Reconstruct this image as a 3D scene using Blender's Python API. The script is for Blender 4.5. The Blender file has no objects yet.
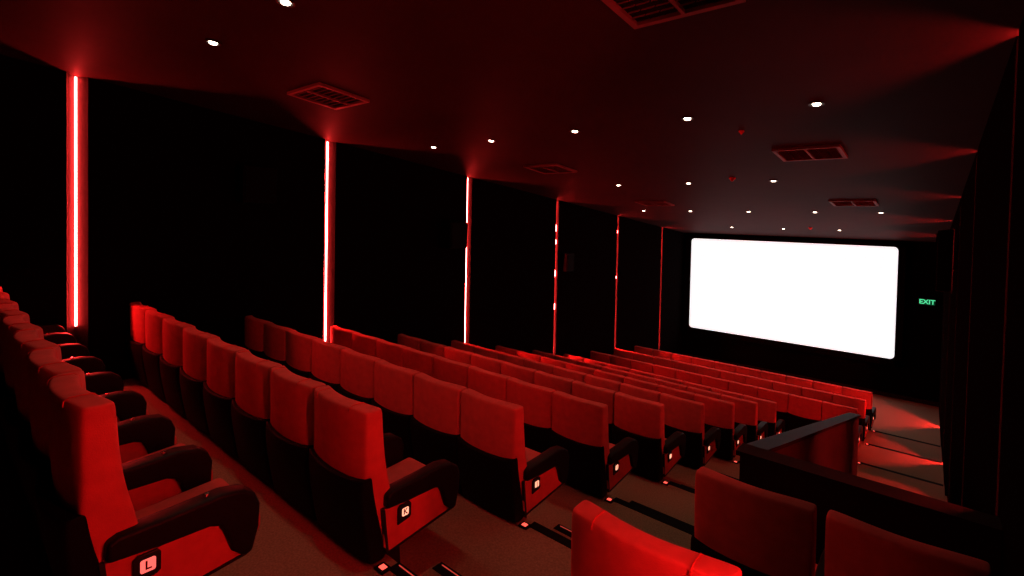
import bpy, bmesh, math
from mathutils import Vector, Matrix

SC = bpy.context.scene
COL = SC.collection

# ------------------------------------------------------------------ camera
F_PX, YAW, PITCH, ROLL, CY = 509.16, 0.7115, 0.0247, 0.0205, 229.5
CAM = Vector((2.1988, -1.5335, 0.9923))
fw = Vector((-math.sin(YAW)*math.cos(PITCH), math.cos(YAW)*math.cos(PITCH), -math.sin(PITCH)))
rt = Vector((math.cos(YAW), math.sin(YAW), 0))
up = rt.cross(fw)
xc = rt*math.cos(ROLL) + up*math.sin(ROLL)
yc = up*math.cos(ROLL) - rt*math.sin(ROLL)
cd = bpy.data.cameras.new('camera')
cam = bpy.data.objects.new('camera', cd)
COL.objects.link(cam)
m = Matrix((xc, yc, -fw)).transposed().to_4x4()
m.translation = CAM
cam.matrix_world = m
cd.sensor_width = 36
cd.lens = F_PX/1024*36
cd.shift_y = -(288-CY)/1024
cd.clip_start = 0.02
SC.camera = cam

# ------------------------------------------------------------------ world, view
w = bpy.data.worlds.new('world'); SC.world = w; w.use_nodes = True
w.node_tree.nodes['Background'].inputs[0].default_value = (0, 0, 0, 1)
w.node_tree.nodes['Background'].inputs[1].default_value = 0
SC.view_settings.view_transform = 'Standard'
SC.view_settings.look = 'None'
SC.view_settings.gamma = 1
SC.view_settings.use_curve_mapping = False
SC.view_settings.exposure = 0
SC.cycles.max_bounces = 4
SC.cycles.diffuse_bounces = 2
SC.cycles.glossy_bounces = 2
SC.cycles.caustics_reflective = False
SC.cycles.caustics_refractive = False
SC.cycles.sample_clamp_indirect = 2
SC.cycles.use_denoising = True

STRIP_L = 235.0       # radiance of the red LED strips
SCREEN_L = 1.0       # radiance of the lit screen
SPOT_W = 11.0         # watts of each ceiling downlight

# ------------------------------------------------------------------ layout
D, H = 1.1666, 0.3035          # row spacing, rise per row
def yk(k): return (k-1)*D
def topz(k): return -(k-1)*H if k <= 8 else {9: -2.28, 10: -2.43, 11: -2.57}[k]
def flo(k):                     # floor level in front of row k
    return -1.15-(k-1)*H if k <= 8 else {9: -3.32, 10: -3.42, 11: -3.51}[k]
WL, WR = -4.50, 2.44            # side wall planes (the right wall runs in slightly towards the screen)
def wrx(y): return 2.44-.026*(y-2)
GROOVE = [(.084, .098), (.084, .098), (.060, .072), (.045, .055), (.045, .055), (.045, .055)]   # half width and depth of each light groove
STRIPS = [-0.5037+i*2.7648 for i in range(6)]; STRIPS[5] = 13.30
Y0, Y1 = -2.6, 15.0
def cz(y): return 2.3337-0.1132*(y+0.5037)

# ------------------------------------------------------------------ helpers
def mat(name, col, rough=0.8, noise=0.0, nscale=30, bump=0.0, bscale=200, spec=0.3, emit=None, es=0, metal=0, sheen=0):
    mt = bpy.data.materials.new(name); mt.use_nodes = True
    nt = mt.node_tree; b = nt.nodes['Principled BSDF']
    b.inputs['Base Color'].default_value = (*col, 1)
    b.inputs['Roughness'].default_value = rough
    b.inputs['Specular IOR Level'].default_value = spec
    b.inputs['Metallic'].default_value = metal
    if sheen:
        b.inputs['Sheen Weight'].default_value = sheen
        b.inputs['Sheen Tint'].default_value = (*col, 1)
    if emit:
        b.inputs['Emission Color'].default_value = (*emit, 1)
        b.inputs['Emission Strength'].default_value = es
    tc = nt.nodes.new('ShaderNodeTexCoord')
    if noise:
        n = nt.nodes.new('ShaderNodeTexNoise'); n.inputs['Scale'].default_value = nscale
        n.inputs['Detail'].default_value = 5
        r = nt.nodes.new('ShaderNodeValToRGB')
        r.color_ramp.elements[0].position = .3; r.color_ramp.elements[1].position = .7
        r.color_ramp.elements[0].color = (*[c*(1-noise) for c in col], 1)
        r.color_ramp.elements[1].color = (*[min(1, c*(1+noise)) for c in col], 1)
        nt.links.new(tc.outputs['Object'], n.inputs['Vector'])
        nt.links.new(n.outputs['Fac'], r.inputs[0]); nt.links.new(r.outputs[0], b.inputs['Base Color'])
    if bump:
        n2 = nt.nodes.new('ShaderNodeTexNoise'); n2.inputs['Scale'].default_value = bscale
        bp = nt.nodes.new('ShaderNodeBump'); bp.inputs['Strength'].default_value = bump
        bp.inputs['Distance'].default_value = .004
        nt.links.new(tc.outputs['Object'], n2.inputs['Vector'])
        nt.links.new(n2.outputs['Fac'], bp.inputs['Height']); nt.links.new(bp.outputs[0], b.inputs['Normal'])
    return mt

M = dict(
    fabric=mat('red_fabric', (.66, .12, .11), .85, .10, 14, .35, 260, .15, sheen=.15),
    seam=mat('seam_fabric', (.75, .06, .05), .8),
    shell=mat('black_plastic_shell', (.003, .0028, .0028), .7, bump=.2, bscale=400, spec=.1),
    arm=mat('black_armrest', (.004, .0035, .0035), .5, bump=.15, bscale=300, spec=.2),
    panel=mat('red_side_panel', (.64, .12, .11), .8, .08, 20, .2, 300, .15),
    black=mat('black_metal', (.01, .009, .009), .45, spec=.35),
    chrome=mat('chrome', (.6, .55, .52), .25, metal=1),
    wall=mat('black_wall_fabric', (.0035, .003, .003), .95, .3, 60, .5, 120, .0),
    groove=mat('groove_lining', (.016, .014, .014), .75, bump=.3, bscale=150, spec=.05),
    ceil=mat('dark_ceiling_paint', (.038, .020, .020), .62, .06, 3, .1, 40, .010),
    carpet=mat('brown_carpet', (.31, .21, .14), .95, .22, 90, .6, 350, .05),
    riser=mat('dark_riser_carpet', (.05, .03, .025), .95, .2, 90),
    nosing=mat('black_rubber_nosing', (.006, .005, .005), .8, spec=.1),
    lam=mat('dark_gloss_laminate', (.018, .011, .011), .7, .15, 6, spec=.06),
    lamface=mat('dark_laminate_panel', (.05, .02, .02), .65, .15, 6, spec=.15),
    spk=mat('speaker_cabinet', (.002, .002, .002), .7, spec=.08),
    grille=mat('speaker_grille', (.003, .003, .003), .8, bump=.6, bscale=500, spec=.05),
    vent=mat('vent_metal', (.22, .12, .12), .55, spec=.04),
    ventin=mat('vent_inside', (.01, .008, .008), .9),
    led=mat('red_led_diffuser', (.8, .1, .1), .5, emit=(1, .028, .026), es=STRIP_L),
    ledstrong=mat('bright_red_led_diffuser', (.8, .1, .1), .5, emit=(1, .028, .026), es=STRIP_L*1.25),
    ledweak=mat('dim_red_led_diffuser', (.8, .1, .1), .5, emit=(1, .028, .026), es=STRIP_L*.5),
    badge=mat('lit_badge', (.8, .2, .2), .5, emit=(1, .17, .14), es=1.0),
    badgehot=mat('lit_badge_bright', (.8, .3, .2), .5, emit=(1, .40, .25), es=1.5),
    letter=mat('badge_letter', (.08, .005, .005), .7),
    lens=mat('step_light_lens', (.8, .2, .2), .5, emit=(1, .10, .07), es=1.5),
    line=mat('glowing_step_line', (.8, .2, .2), .5, emit=(1, .12, .08), es=.3),
    hot=mat('downlight_lamp', (1, .9, .8), .5, emit=(1, .78, .58), es=14),
    screen=mat('lit_projection_screen', (.8, .8, .8), .9, emit=(1, 1, 1), es=SCREEN_L),
    mask=mat('black_masking', (.004, .004, .004), .95, spec=.02),
    green=mat('green_exit_letters', (.1, .8, .5), .5, emit=(.10, .95, .42), es=.9),
    greenback=mat('dark_green_exit_face', (.0, .05, .03), .5, emit=(.0, .10, .035), es=.35),
    detect=mat('red_detector_plastic', (.65, .03, .03), .5),
)

def link_mesh(name, me, mats, parent=None, loc=(0, 0, 0)):
    o = bpy.data.objects.new(name, me)
    COL.objects.link(o)
    if mats and not me.materials:
        for k in (mats if isinstance(mats, (list, tuple)) else [mats]): me.materials.append(M[k])
    if parent: o.parent = parent
    o.location = loc
    return o

def bm_mesh(name, bm, smooth=False):
    me = bpy.data.meshes.new(name)
    bmesh.ops.recalc_face_normals(bm, faces=bm.faces)
    if smooth:
        for f in bm.faces: f.smooth = True
    bm.to_mesh(me); bm.free()
    return me

def baked(name, bm, mats, mods, smooth=True):
    """bake modifiers into one mesh datablock"""
    me = bm_mesh(name+'_cage', bm, smooth)
    o = bpy.data.objects.new(name+'_tmp', me); COL.objects.link(o)
    for typ, kw in mods:
        md = o.modifiers.new(typ, typ)
        for a, v in kw.items(): setattr(md, a, v)
    dg = bpy.context.evaluated_depsgraph_get()
    me2 = bpy.data.meshes.new_from_object(o.evaluated_get(dg))
    me2.name = name
    bpy.data.objects.remove(o); bpy.data.meshes.remove(me)
    me2.materials.clear()
    for k in (mats if isinstance(mats, (list, tuple)) else [mats]): me2.materials.append(M[k])
    return me2

def add_box(bm, x0, x1, y0, y1, z0, z1, mi=0):
    vs = [bm.verts.new((x, y, z)) for x in (x0, x1) for y in (y0, y1) for z in (z0, z1)]
    for f in ((0, 1, 3, 2), (4, 6, 7, 5), (0, 4, 5, 1), (2, 3, 7, 6), (0, 2, 6, 4), (1, 5, 7, 3)):
        bm.faces.new([vs[i] for i in f]).material_index = mi
    return vs

def prism(bm, pts, a0, a1, axis='x'):
    """extrude polygon pts along axis; pts are the two other coordinates in order"""
    def mk(p, a):
        if axis == 'x': return (a, p[0], p[1])
        if axis == 'y': return (p[0], a, p[1])
        return (p[0], p[1], a)
    A = [bm.verts.new(mk(p, a0)) for p in pts]; B = [bm.verts.new(mk(p, a1)) for p in pts]
    bm.faces.new(A); bm.faces.new(B[::-1])
    n = len(pts)
    for i in range(n): bm.faces.new((A[i], B[i], B[(i+1) % n], A[(i+1) % n]))

def tube(bm, pts, r, n=6):
    rings = []
    for i, p in enumerate(pts):
        p = Vector(p)
        t = (Vector(pts[min(i+1, len(pts)-1)])-Vector(pts[max(i-1, 0)])).normalized()
        a = t.orthogonal().normalized(); b = t.cross(a)
        if rings: 
            pa = prev; a = (pa - t*pa.dot(t)).normalized(); b = t.cross(a)
        prev = a
        rings.append([bm.verts.new(p+a*r*math.cos(2*math.pi*j/n)+b*r*math.sin(2*math.pi*j/n)) for j in range(n)])
    for q in range(len(rings)-1):
        for j in range(n): bm.faces.new((rings[q][j], rings[q][(j+1) % n], rings[q+1][(j+1) % n], rings[q+1][j]))
    bm.faces.new(rings[0][::-1]); bm.faces.new(rings[-1])

def disc(bm, r0, r1, z0, z1, n=24, cap=True):
    """cone frustum along z"""
    A = [bm.verts.new((r0*math.cos(2*math.pi*j/n), r0*math.sin(2*math.pi*j/n), z0)) for j in range(n)]
    B = [bm.verts.new((r1*math.cos(2*math.pi*j/n), r1*math.sin(2*math.pi*j/n), z1)) for j in range(n)]
    for j in range(n): bm.faces.new((A[j], A[(j+1) % n], B[(j+1) % n], B[j]))
    if cap: bm.faces.new(A[::-1]); bm.faces.new(B)

def thing(name, label, cat, loc=(0, 0, 0), group=None):
    o = bpy.data.objects.new(name, None); COL.objects.link(o)
    o.location = loc; o.empty_display_size = .1
    o['label'] = label; o['category'] = cat
    if group: o['group'] = group
    return o

def tag(o, label, cat, group=None):
    o['label'] = label; o['category'] = cat
    if group: o['group'] = group
    return o

def struct(name, bm, mats, label):
    o = link_mesh(name, bm_mesh(name, bm), mats)
    o['kind'] = 'structure'; o['label'] = label
    return o

def text_bm(s, size, depth):
    cu = bpy.data.curves.new('t', 'FONT'); cu.body = s; cu.size = size; cu.extrude = depth
    cu.align_x = 'CENTER'; cu.align_y = 'CENTER'; cu.offset = size*.02
    o = bpy.data.objects.new('t', cu); COL.objects.link(o)
    dg = bpy.context.evaluated_depsgraph_get(); dg.update()
    me = bpy.data.meshes.new_from_object(o.evaluated_get(dg))
    bpy.data.objects.remove(o)
    return me

# ------------------------------------------------------------------ room shell
# floor: one stepped slab across the hall
bm = bmesh.new()
prof = [(Y0, flo(-1))]
for k in range(0, 12):
    e = yk(k)+.10
    prof += [(e, flo(k-1)), (e, flo(k))]
prof += [(Y1, flo(11)), (Y1, -4.2), (Y0, -4.2)]
prism(bm, prof, WL-.25, WR+.25, 'x')
fl = struct('floor', bm, ['carpet', 'riser'], 'stepped floor of the hall in brown carpet')
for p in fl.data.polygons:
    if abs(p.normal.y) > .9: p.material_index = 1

# aisle half steps
bm = bmesh.new()
for k in range(0, 9):
    x1 = 1.185 if k >= 2 else 1.20
    add_box(bm, .03, x1, yk(k)+.10, yk(k)+.40, flo(k), (flo(k)+flo(k-1))/2)
struct('floor_aisle_steps', bm, 'carpet', 'carpeted half steps of the sloping aisle')

# step nosings: black rubber strips
bm = bmesh.new()
for k in range(0, 9):
    add_box(bm, .045, 1.18, yk(k)+.035, yk(k)+.106, flo(k-1)-.03, flo(k-1)+.004)
    add_box(bm, .045, 1.18, yk(k)+.335, yk(k)+.406, (flo(k)+flo(k-1))/2-.03, (flo(k)+flo(k-1))/2+.004)
for k in (9, 10, 11):
    add_box(bm, 1.10, wrx(yk(k)+.11)-.01, yk(k)+.035, yk(k)+.106, flo(k-1)-.03, flo(k-1)+.004)
struct('trim_1', bm, 'nosing', 'black rubber nosings along the aisle step edges')

# ceiling
bm = bmesh.new()
prism(bm, [(Y0-.2, cz(Y0-.2)), (Y1+.2, cz(Y1+.2)), (Y1+.2, cz(Y1+.2)+.12), (Y0-.2, cz(Y0-.2)+.12)], WL-.3, WR+.3, 'x')
struct('ceiling', bm, 'ceil', 'dark sloping ceiling of the hall')

# side walls with 45 degree V grooves holding the strips
def side_wall(name, xw, sgn, label):
    bm = bmesh.new()
    pts = [(xw(Y0), Y0, 0)]
    for i, s in enumerate(STRIPS):
        hw, dp = GROOVE[i] if sgn < 0 or i == 0 else GROOVE[3]
        pts += [(xw(s-hw), s-hw, 0), (xw(s)+sgn*dp, s-.013, 1), (xw(s)+sgn*dp, s+.013, 1), (xw(s+hw), s+hw, 1)]
    pts += [(xw(Y1), Y1, 0)]
    prev = None
    for (x, y, mi) in pts:
        a = bm.verts.new((x, y, -4.1)); b = bm.verts.new((x, y, cz(y)+.03))
        if prev:
            f = bm.faces.new((prev[0], a, b, prev[1])); f.material_index = mi
        prev = (a, b)
    # back side gives the wall its thickness
    a0 = bm.verts.new((xw(Y0)+sgn*.3, Y0, -4.1)); b0 = bm.verts.new((xw(Y0)+sgn*.3, Y0, cz(Y0)+.03))
    a1 = bm.verts.new((xw(Y1)+sgn*.3, Y1, -4.1)); b1 = bm.verts.new((xw(Y1)+sgn*.3, Y1, cz(Y1)+.03))
    bm.faces.new((a0, a1, b1, b0))
    return struct(name, bm, ['wall', 'groove' if sgn < 0 else 'wall'], label)
side_wall('wall_left', lambda y: WL, -1, 'black left wall with vertical light grooves')
side_wall('wall_right', wrx, 1, 'black right wall with vertical light grooves')
bm = bmesh.new(); add_box(bm, WL-.3, WR+.3, Y1, Y1+.2, -4.2, cz(Y1)+.05)
struct('wall_front', bm, 'wall', 'black wall behind the screen')
bm = bmesh.new(); add_box(bm, WL-.3, WR+.3, Y0-.2, Y0, -1.2, cz(Y0)+.05)
struct('wall_back', bm, 'wall', 'black back wall behind the last row')
bm = bmesh.new(); add_box(bm, WL, wrx(Y1), Y1-.05, Y1, flo(11), flo(11)+.10)
struct('baseboard_front', bm, 'lam', 'dark baseboard under the screen')

# ------------------------------------------------------------------ LED strips
def strip(side, i):
    y = STRIPS[i]
    dp = (GROOVE[i] if side < 0 or i == 0 else GROOVE[3])[1]
    x = (WL-dp) if side < 0 else (wrx(y)+dp)
    s = 1 if side < 0 else -1
    k = 0
    for kk in range(-1, 12):
        if y > yk(kk)+.10: k = kk
    zb = flo(max(k, -1))+.02 if i else -.22; zt = cz(y)-.01
    order = ['nearest the camera', 'second from the camera', 'third from the camera', 'fourth from the camera',
             'fifth from the camera', 'farthest from the camera, close to the screen']
    t = thing('led_strip_light', 'vertical red light strip in the %s wall, %s' % ('left' if side < 0 else 'right', order[i]),
              'light strip', (x, y, zb), 'vertical red light strips in the %s wall' % ('left' if side < 0 else 'right'))
    bm = bmesh.new()
    n = 8; h = zt-zb
    for q in range(n): # front face quads, emissive, in segments
        add_box(bm, min(s*.006, s*.014), max(s*.006, s*.014), -.009, .009, h*q/n, h*(q+1)/n-.002)
    link_mesh('diffuser', bm_mesh('diffuser', bm), ('ledstrong' if i == 0 else 'ledweak' if i < 4 else 'led') if side > 0 else 'led', t)
    bm = bmesh.new()
    add_box(bm, min(s*.0, s*.006), max(s*.0, s*.006), -.012, .012, 0, h)
    link_mesh('mounting_channel', bm_mesh('mounting_channel', bm), 'black', t)
    if side < 0 and i in (3, 4):   # added glowing lumps that imitate bright spots of light along the strip
        zs, r, ln = (((.76, .45, -.26, -1.01), .012, .16) if i == 3 else ((.65, -.56), .026, .10))
        for zz in zs:
            bm = bmesh.new()
            L_ = ln if zz in (-.26, -1.01, .76) else ln*.7
            tube(bm, [(s*.012, 0, zz-zb-L_/2), (s*.020+r*.5, .0, zz-zb-L_/3), (s*.020+r*.62, 0, zz-zb), (s*.020+r*.5, 0, zz-zb+L_/3), (s*.012, 0, zz-zb+L_/2)], .008, 8)
            link_mesh('added_glow_lump', bm_mesh('added_glow_lump', bm, True), 'led', t)
for i in range(6):
    strip(-1, i)
    strip(1, i)

# ------------------------------------------------------------------ screen
t = thing('projection_screen', 'large lit white cinema screen on the front wall', 'screen', (-1.53, Y1-.02, flo(11)))
X0, X1, ZB, ZT = -4.22, 1.185, -2.50, .415
bm = bmesh.new()
pts = []
r = .10
for cx, cy_, a0 in ((X1-r, ZT-r, 0), (X0+r, ZT-r, 90), (X0+r, ZB+r, 180), (X1-r, ZB+r, 270)):
    for j in range(7):
        a = math.radians(a0+15*j); pts.append((cx+r*math.cos(a)+1.53, cy_+r*math.sin(a)-flo(11)))
prism(bm, pts, -.05, -.03, 'y')
link_mesh('screen_surface', bm_mesh('screen_surface', bm), 'screen', t)
bm = bmesh.new()
for (a, b, c, d) in ((X0-.16, X0-.01, ZB-.16, ZT+.10), (X1+.01, X1+.16, ZB-.16, ZT+.10), (X0-.16, X1+.16, ZB-.16, ZB-.01), (X0-.16, X1+.16, ZT+.01, ZT+.10)):
    add_box(bm, a+1.53, b+1.53, -.10, .015, c-flo(11), d-flo(11))
link_mesh('masking_frame', bm_mesh('masking_frame', bm), 'mask', t)

# ------------------------------------------------------------------ exit sign
t = thing('exit_sign', 'small green lit exit sign right of the screen', 'sign', (1.80, Y1-.04, -.93))
bm = bmesh.new(); add_box(bm, -.17, .17, -.03, .035, -.085, .085)
link_mesh('housing', baked('housing', bm, 'black', [('BEVEL', dict(width=.008, segments=2))]), None, t)
bm = bmesh.new(); add_box(bm, -.155, .155, -.034, -.0305, -.07, .07)
link_mesh('sign_face', bm_mesh('sign_face', bm), 'greenback', t)
me = text_bm('EXIT', .155, .002)
me.transform(Matrix.Rotation(math.pi/2, 4, 'X')); me.transform(Matrix.Translation((0, -.037, 0)))
me.materials.clear()
link_mesh('lettering', me, 'green', t)

# ------------------------------------------------------------------ parapet walls round the lower right stair
bm = bmesh.new()
add_box(bm, 1.19, WR, 1.99, 2.09, flo(2), -.545)
struct('wall_parapet', bm, 'lam', 'low dark partition in front of the two right hand seats')
bm = bmesh.new(); add_box(bm, 1.17, WR, 1.965, 2.115, -.545, -.515)
struct('trim_2', bm, 'lam', 'glossy dark capping on the low partition')
bm = bmesh.new()
def ptop(y): return -.545-(y-2.09)*.236
pp = [(2.09, flo(2)-.05), (2.09, ptop(2.09)), (7.08, ptop(7.08)), (7.08, flo(7)), (5.9, flo(6)-.1)]
prism(bm, pp, 1.20, 1.30, 'x')
struct('wall_parapet_side', bm, 'lamface', 'low sloping partition between the aisle and the right stair')
bm = bmesh.new()
prism(bm, [(2.10, ptop(2.10)), (2.10, ptop(2.10)+.03), (7.11, ptop(7.11)+.03), (7.11, ptop(7.11))], 1.18, 1.32, 'x')
struct('trim_3', bm, 'lam', 'glossy dark capping on the sloping partition')

# ------------------------------------------------------------------ ceiling fittings
SLOPE = math.atan(-.1132)
NM = {-.07: ('three', 'nearest the camera'), 3.05: ('', 'second')}
lens_me = None
bm = bmesh.new(); disc(bm, .058, .050, -.012, .0, 24, False); disc(bm, .044, .058, -.012, -.012, 24, False); disc(bm, .044, .036, -.012, .0, 24, False)
trim_me = bm_mesh('trim_ring', bm, True); trim_me.materials.append(M['black'])
bm = bmesh.new(); disc(bm, .031, .026, -.006, -.016, 20)
lamp_me = bm_mesh('lamp', bm); lamp_me.materials.append(M['hot'])
rowsL = [(-.07, [-2.12, -.93, .33]), (3.05, [-3.2, -2.12, -.89, .34, 1.37]), (6.20, [-2.10, -.89, .31]),
         (9.45, [-3.23, -2.13, -.93, .25, 1.26]), (12.65, [-2.25, -1.0, .20])]
rown = ['row nearest the camera', 'second row out from the camera', 'third row out from the camera', 'fourth row out from the camera', 'farthest row near the screen']
posn = ['leftmost', 'second from left', 'third from left', 'fourth from left', 'rightmost']
spot = bpy.data.lights.new('downlight_spot', 'SPOT')
spot.energy = SPOT_W; spot.color = (1, .66, .42); spot.spot_size = math.radians(110); spot.spot_blend = .7; spot.shadow_soft_size = .03
for ri, (y, xs) in enumerate(rowsL):
    for xi, x in enumerate(xs):
        nm = posn[xi] if xi < len(xs)-1 else 'rightmost'
        t = thing('ceiling_downlight', 'small round ceiling downlight, %s in the %s' % (nm, rown[ri]), 'downlight', (x, y, cz(y)), 'ceiling downlights')
        t.rotation_euler = (SLOPE, 0, 0)
        link_mesh('trim_ring', trim_me, None, t)
        link_mesh('lamp', lamp_me, None, t)
        lo = bpy.data.objects.new('lamp_light', spot); COL.objects.link(lo); lo.parent = t; lo.location = (0, 0, -.02)

# four way air diffusers
def vent_parts():
    w2, d2 = .31, .27
    bm = bmesh.new()
    for (a, b, c, d) in ((-w2, w2, -d2, -d2+.035), (-w2, w2, d2-.035, d2), (-w2, -w2+.035, -d2+.035, d2-.035), (w2-.035, w2, -d2+.035, d2-.035)):
        add_box(bm, a, b, c, d, -.028, 0)
    fr = bm_mesh('frame', bm); fr.materials.append(M['vent'])
    bm = bmesh.new(); add_box(bm, -w2+.03, w2-.03, -d2+.03, d2-.03, -.006, -.001)
    bk = bm_mesh('backing', bm); bk.materials.append(M['ventin'])
    sl = []
    for sx in (-1, 1):
        bm = bmesh.new()
        for j in range(8):
            yy = -d2+.06+j*(2*d2-.12)/7
            for q in range(3):
                x0 = sx*(.02+q*.085); x1 = sx*(.02+q*.085+.07)
                xa, xb = min(x0, x1), max(x0, x1)
                vs = add_box(bm, xa, xb, yy-.010, yy+.010, -.026, -.020)
                for v in vs: v.co.z += (v.co.y-yy)*.8
        sm = bm_mesh('slat_panel', bm); sm.materials.append(M['vent']); sl.append(sm)
    bm = bmesh.new(); add_box(bm, -.010, .010, -d2+.035, d2-.035, -.03, -.008)
    bar = bm_mesh('centre_bar', bm); bar.materials.append(M['vent'])
    return fr, bk, sl, bar
fr, bk, sl, bar = vent_parts()
vents = [(-2.50, 1.10, 'slatted air vent in the ceiling at left, nearest the camera'),
         (-2.43, 4.70, 'slatted air vent in the ceiling at left, middle of three'),
         (-2.40, 8.25, 'slatted air vent in the ceiling at left, farthest toward the screen'),
         (1.06, .95, 'slatted air vent in the ceiling at right, cut by the picture top'),
         (1.03, 4.67, 'slatted air vent in the ceiling at right, middle of three'),
         (1.00, 8.25, 'slatted air vent in the ceiling at right, farthest toward the screen')]
for x, y, lb in vents:
    t = thing('ceiling_vent', lb, 'air vent', (x, y, cz(y)), 'ceiling air vents')
    t.rotation_euler = (SLOPE, 0, 0)
    link_mesh('frame', fr, None, t); link_mesh('backing', bk, None, t); link_mesh('centre_bar', bar, None, t)
    for s_ in sl: link_mesh('slat_panel', s_, None, t)

# smoke detectors
bm = bmesh.new(); disc(bm, .055, .055, -.018, 0, 20); db = bm_mesh('base', bm); db.materials.append(M['detect'])
bm = bmesh.new(); disc(bm, .012, .045, -.062, -.018, 20); dh = bm_mesh('sensor_head', bm, False); dh.materials.append(M['detect'])
for x, y, lb in ((-.16, 5.94, 'small red smoke detector under the ceiling, middle one'),
                 (.64, 3.63, 'small red smoke detector under the ceiling, nearest the camera'),
                 (-.34, 12.3, 'small red smoke detector under the ceiling just above the screen')):
    t = thing('smoke_detector', lb, 'smoke detector', (x, y, cz(y)), 'ceiling smoke detectors'); t.rotation_euler = (SLOPE, 0, 0)
    t.scale = (.45, .45, .6) if y < 4 else (.8, .8, .75)
    link_mesh('base', db, None, t); link_mesh('sensor_head', dh, None, t)

# ------------------------------------------------------------------ wall speakers
def speaker(x, y, z, s, lb, hh=.46, dp=.30, wd=.40, tp=.03):
    # s=+1 : mounted on left wall facing +x
    t = thing('wall_speaker', lb, 'speaker', (x, y, z), 'black wall speakers')
    bm = bmesh.new()
    a, b = sorted((s*.05, s*(dp-.015)))
    prof = [(s*.05, 0), (s*.05, hh), (s*(dp-.015), hh*.97), (s*(dp-tp), 0)]
    prism(bm, prof, -wd/2, wd/2, 'y')
    link_mesh('cabinet', baked('cabinet', bm, 'spk', [('BEVEL', dict(width=.01, segments=2))], False), None, t)
    bm = bmesh.new()
    prism(bm, [(s*(dp-tp)+s*.004, .025), (s*(dp-.015)+s*-.002, hh*.92), (s*(dp-.015)+s*.016, hh*.92), (s*(dp-tp)+s*.022, .025)], -wd/2+.02, wd/2-.02, 'y')
    link_mesh('grille', bm_mesh('grille', bm), 'grille', t)
    bm = bmesh.new(); add_box(bm, min(0, s*.052), max(0, s*.052), -.06, .06, hh*.35, hh*.65)
    link_mesh('bracket', bm_mesh('bracket', bm), 'black', t)
speaker(WL, 1.18, 1.10, 1, 'black loudspeaker on the left wall between the first two red strips')
speaker(WL, 4.52, .43, 1, 'black loudspeaker on the left wall covering part of the third red strip')
speaker(WL, 8.12, -.22, 1, 'black loudspeaker on the left wall just past the fourth red strip', .42, .17, .3)
speaker(wrx(8.0), 8.0, .07, -1, 'black loudspeaker high on the right wall', .88, .24, .5, .02)

# ------------------------------------------------------------------ cinema seats
HW = .274
def ring_solid(sections, us, wing, name, mats, lv=2):
    """sections: (z, yrear, yfront, halfwidth, wingfactor, cornerdrop)"""
    bm = bmesh.new(); R = []
    for (z, yr, yf, hw, wf, cd_) in sections:
        rear = []; front = []
        for u in us:
            off = wing*wf*u*u
            c = .009 if abs(u) > .99 else 0
            zz = z-cd_*abs(u)**6
            rear.append(bm.verts.new((u*hw, yr+off*.85+c, zz)))
            front.append(bm.verts.new((u*hw, yf+off-c, zz)))
        R.append((rear, front))
    n = len(us)
    for (ra, fa), (rb, fb) in zip(R, R[1:]):
        for i in range(n-1):
            bm.faces.new((ra[i], ra[i+1], rb[i+1], rb[i])); bm.faces.new((fa[i], fb[i], fb[i+1], fa[i+1]))
        bm.faces.new((ra[0], rb[0], fb[0], fa[0])); bm.faces.new((ra[-1], fa[-1], fb[-1], rb[-1]))
    for (rr, ff) in (R[0], R[-1]):
        for i in range(n-1): bm.faces.new((rr[i], ff[i], ff[i+1], rr[i+1]))
    return baked(name, bm, mats, [('SUBSURF', dict(levels=lv, render_levels=lv))])

US = [-1, -.965, -.62, -.2, .2, .62, .965, 1]
WING = .062
back_me = ring_solid([(.000, -.083, -.007, HW-.008, 1, .016), (-.010, -.088, .000, HW, 1, .012), (-.06, -.092, .004, HW, 1, 0),
                      (-.20, -.088, .016, HW, .95, 0), (-.32, -.080, .040, HW-.002, .8, 0), (-.42, -.070, .085, HW-.006, .5, 0),
                      (-.55, -.040, .125, HW-.012, .3, 0), (-.70, .01, .155, HW-.02, .2, 0), (-.76, .03, .15, HW-.025, .2, 0)],
                     US, WING, 'backrest', 'fabric')
shell_me = ring_solid([(-.370, -.100, -.055, HW+.003, .8, -.015), (-.376, -.105, -.045, HW+.005, .8, -.015), (-.45, -.100, -.025, HW+.004, .6, 0), (-.60, -.072, .025, HW+.001, .4, 0),
                       (-.80, -.030, .085, HW-.004, .25, 0), (-.83, -.022, .085, HW-.01, .25, 0)],
                      US, WING, 'back_shell', 'shell')
def rbox(name, x0, x1, y0, y1, z0, z1, mats, bev, tilt=0, seg=3):
    bm = bmesh.new(); vs = add_box(bm, x0, x1, y0, y1, z0, z1)
    for v in vs: v.co.z += (v.co.y-y0)*tilt
    return baked(name, bm, mats, [('BEVEL', dict(width=bev, segments=seg))])
cush_me = rbox('seat_cushion', -.232, .232, .09, .605, -.755, -.655, 'fabric', .035, .07, 4)
cush2_me = rbox('cushion_base', -.225, .225, .10, .55, -.785, -.745, 'black', .01, .05)
arm_poly = [(.045, -.548), (.045, -.480), (.08, -.464), (.25, -.458), (.42, -.448), (.50, -.462), (.545, -.495), (.565, -.545), (.560, -.64), (.535, -.735), (.505, -.745), (.455, -.70), (.425, -.61), (.405, -.575), (.37, -.562), (.20, -.560)]
bm = bmesh.new(); prism(bm, arm_poly, -.043, .043, 'x')
arm_me = baked('armrest', bm, 'arm', [('BEVEL', dict(width=.014, segments=3, limit_method='ANGLE', angle_limit=math.radians(50)))], True)
for p in arm_me.polygons: p.use_smooth = abs(p.normal.x) < .9
# button and slot on the armrest
bm = bmesh.new(); disc(bm, .013, .011, -.450, -.440, 16)
for v in bm.verts: v.co.y += .37
btn_me = bm_mesh('button', bm, False); btn_me.materials.append(M['chrome'])
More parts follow.
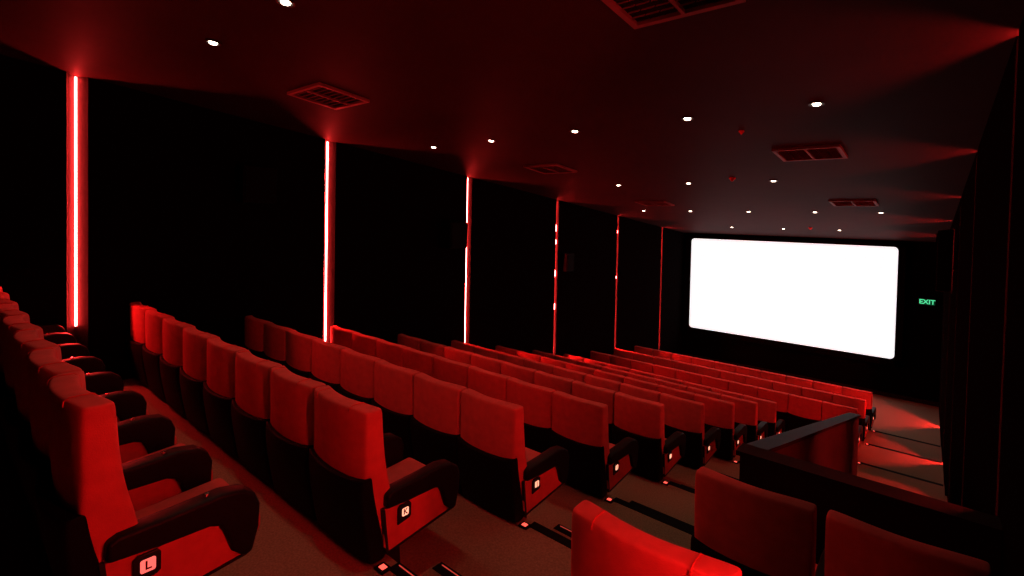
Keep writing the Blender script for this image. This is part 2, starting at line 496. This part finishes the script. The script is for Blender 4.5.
# outer end panel (aisle side), red with black edge
bm = bmesh.new(); prism(bm, [(.045, -.555), (.455, -.555), (.50, -.715), (.50, -.742), (.075, -.790), (.045, -.76)], -.010, .010, 'x')
pan_me = baked('side_panel', bm, 'panel', [('BEVEL', dict(width=.004, segments=2))], False)
bm = bmesh.new(); prism(bm, [(.072, -.790), (.52, -.742), (.52, -.752), (.072, -.802)], -.012, .012, 'x'); 
prism(bm, [(.028, -.55), (.044, -.55), (.074, -.80), (.058, -.80)], -.012, .012, 'x')
pane_me = bm_mesh('panel_edge', bm); pane_me.materials.append(M['black'])
# badge
bm = bmesh.new(); prism(bm, [(-.046, -.058), (-.046, .030), (-.030, .044), (.030, .044), (.042, .030), (.042, -.036), (.030, -.046)], 0, .012, 'x')
plate_me = baked('badge_plate', bm, 'black', [('BEVEL', dict(width=.003, segments=2))], False)
def badge_face(r=.024):
    bm = bmesh.new(); pts = []
    for cx, cy_, a0 in ((r-.007, r-.007, 0), (-r+.007, r-.007, 90), (-r+.007, -r+.007, 180), (r-.007, -r+.007, 270)):
        for j in range(5):
            a = math.radians(a0+22.5*j); pts.append((cx+.007*math.cos(a), cy_+.007*math.sin(a)))
    prism(bm, pts, .0122, .0145, 'x')
    return bm_mesh('badge_light', bm)
face_me = badge_face(); face_me.materials.append(M['badge'])
face2_me = badge_face(.021); face2_me.materials.append(M['badgehot'])
letters = {}
for ch in 'LKJI':
    me = text_bm(ch, .045, .0006)
    me.transform(Matrix(((0, 0, 1, 0), (1, 0, 0, 0), (0, 1, 0, 0), (0, 0, 0, 1))))   # text x->y, y->z, normal->x
    me.transform(Matrix.Translation((.0152, 0, 0)))
    me.materials.clear(); me.materials.append(M['letter']); letters[ch] = me
# seam piping over the top of the backrest
def seam_mesh(u):
    bm = bmesh.new()
    o = WING*u*u
    pts = [(u*HW, -.0925+o*.85, -.03), (u*HW, -.090+o*.85, -.010), (u*HW, -.075+o*.85, .0005), (u*HW, -.045+o*.92, .0015), (u*HW, -.015+o, .0005), (u*HW, .001+o, -.012), (u*HW, .006+o, -.05), (u*HW, .012+o, -.12), (u*HW, .020+o, -.2)]
    tube(bm, pts, .0022, 6)
    m_ = bm_mesh('seam', bm, True); m_.materials.append(M['seam']); return m_
seams = [seam_mesh(-.60), seam_mesh(.60)]
def ped_mesh(T):
    bm = bmesh.new()
    prism(bm, [(.12, -T), (.36, -T), (.36, -T+.02), (.26, -T+.05), (.24, -.77), (.13, -.77), (.13, -T+.05), (.12, -T+.02)], -.14, -.10, 'x')
    prism(bm, [(.12, -T), (.36, -T), (.36, -T+.02), (.26, -T+.05), (.24, -.77), (.13, -.77), (.13, -T+.05), (.12, -T+.02)], .10, .14, 'x')
    add_box(bm, -.10, .10, .15, .18, -T+.05, -.77)
    m_ = bm_mesh('base_frame', bm); m_.materials.append(M['black']); return m_
peds = {}
ORD = ['aisle seat', 'second from the aisle', 'third from the aisle', 'fourth from the aisle', 'fifth from the aisle', 'sixth from the aisle', 'seventh from the aisle', 'eighth from the aisle', 'ninth from the aisle', 'tenth from the aisle']
RN = ['the back row beside the camera', 'the second row from the back', 'the third row from the back', 'the fourth row from the back', 'the fifth row from the back', 'the sixth row from the back',
      'the seventh row from the back', 'the fifth row from the screen', 'the fourth row from the screen', 'the third row from the screen', 'the second row from the screen', 'the front row by the screen']

def seat(k, x, label, group, right_arm=True, left_arm=False, end=None, pitch=.56, seam=False):
    T = round(topz(k)-flo(k), 4)
    if T not in peds: peds[T] = ped_mesh(T)
    t = thing('cinema_seat', label, 'cinema seat', (x, yk(k), flo(k)), group)
    z = (0, 0, T)
    sx = pitch/.56
    b = link_mesh('backrest', back_me, None, t, (0, .022, T+.025) if k == 0 else (0, -.028, T))
    if seam:
        for s_ in seams: link_mesh('seam', s_, None, b)
    link_mesh('back_shell', shell_me, None, t, z if k == 0 else (0, -.028, T))
    c = link_mesh('seat_cushion', cush_me, None, t, z); link_mesh('cushion_base', cush2_me, None, c)
    link_mesh('base_frame', peds[T], None, t, z)
    if right_arm:
        a = link_mesh('armrest', arm_me, None, t, (pitch/2-(.02 if end else 0), 0, T))
        if k == 0: link_mesh('button', btn_me, None, a)
        if not end: link_mesh('side_panel', pan_me, None, t, (pitch/2, 0, T))
    if left_arm: link_mesh('armrest', arm_me, None, t, (-pitch/2+.02, 0, T))
    if end:
        p = link_mesh('side_panel', pan_me, None, t, (pitch/2-.012, 0, T))
        link_mesh('panel_edge', pane_me, None, p)
        bd = link_mesh('row_badge', plate_me, None, t, (pitch/2-.001, .168, T-.612))
        fc = link_mesh('badge_light', face_me if k == 0 else face2_me, None, bd)
        if end in letters: link_mesh('badge_letter', letters[end], None, bd)
    return t

names_row = 'LKJIHGFEDCBA'
for k in range(0, 12):
    n = 8 if k <= 8 else 10
    pitch = .56 if k <= 8 else .553
    xe = 0 if k <= 8 else 1.05
    for i in range(n):
        lab = 'red cinema seat, %s in %s' % (ORD[i], RN[k])
        if k == 0 and i == 0: lab = 'red cinema seat with lit letter L badge, aisle seat beside the camera'
        seat(k, xe-pitch/2-i*pitch, lab, 'long rows of red seats left of the aisle', True, i == n-1, names_row[k] if i == 0 else None, pitch, k <= 1)
seat(1, 1.50, 'bright red seat back with two top seams, cut by the bottom edge', 'seats in the right hand block', True, True, None, .56, True)
seat(2, 1.495, 'red seat right of the aisle behind the low partition, left one of two', 'seats in the right hand block', True, True, None, .56, False)
seat(2, 2.085, 'dark red seat in the lower right corner against the right wall', 'seats in the right hand block', False, False, None, .56, False)

# ------------------------------------------------------------------ floor step lights
bm = bmesh.new(); add_box(bm, -.035, .035, -.03, .03, 0, .010)
sb = bm_mesh('housing', bm); sb.materials.append(M['nosing'])
bm = bmesh.new(); add_box(bm, -.017, .017, -.015, .015, .010, .014)
sl_ = bm_mesh('lens', bm); sl_.materials.append(M['lens'])
for k in range(1, 12):
    xe = .02 if k <= 8 else 1.08
    t = thing('step_light', 'small red floor light at the aisle end of %s' % RN[k], 'step light', (xe+.01, yk(k)+.015, flo(k-1)+.004), 'red step lights along the aisle')
    link_mesh('housing', sb, None, t); link_mesh('lens', sl_, None, t)
for k, dy, lb in ((1, .10, 'thin red glowing line on the upper step edge at the bottom of the picture'), (1, .40, 'thin red glowing line on the lower step edge at the bottom of the picture'), (2, .40, 'thin red glowing line on the step edge beside the third row from the back')):
    z = flo(k-1) if dy < .2 else (flo(k)+flo(k-1))/2
    bm = bmesh.new(); add_box(bm, 0, .20, -.003, .003, 0, .003)  # thin, faintly glowing red line laid on the nosing
    o = link_mesh('step_edge_line', bm_mesh('step_edge_line', bm), 'line', None, (.07, yk(k)+dy-.012, z+.0045))
    tag(o, lb, 'step light', 'red glowing lines on the step edges')
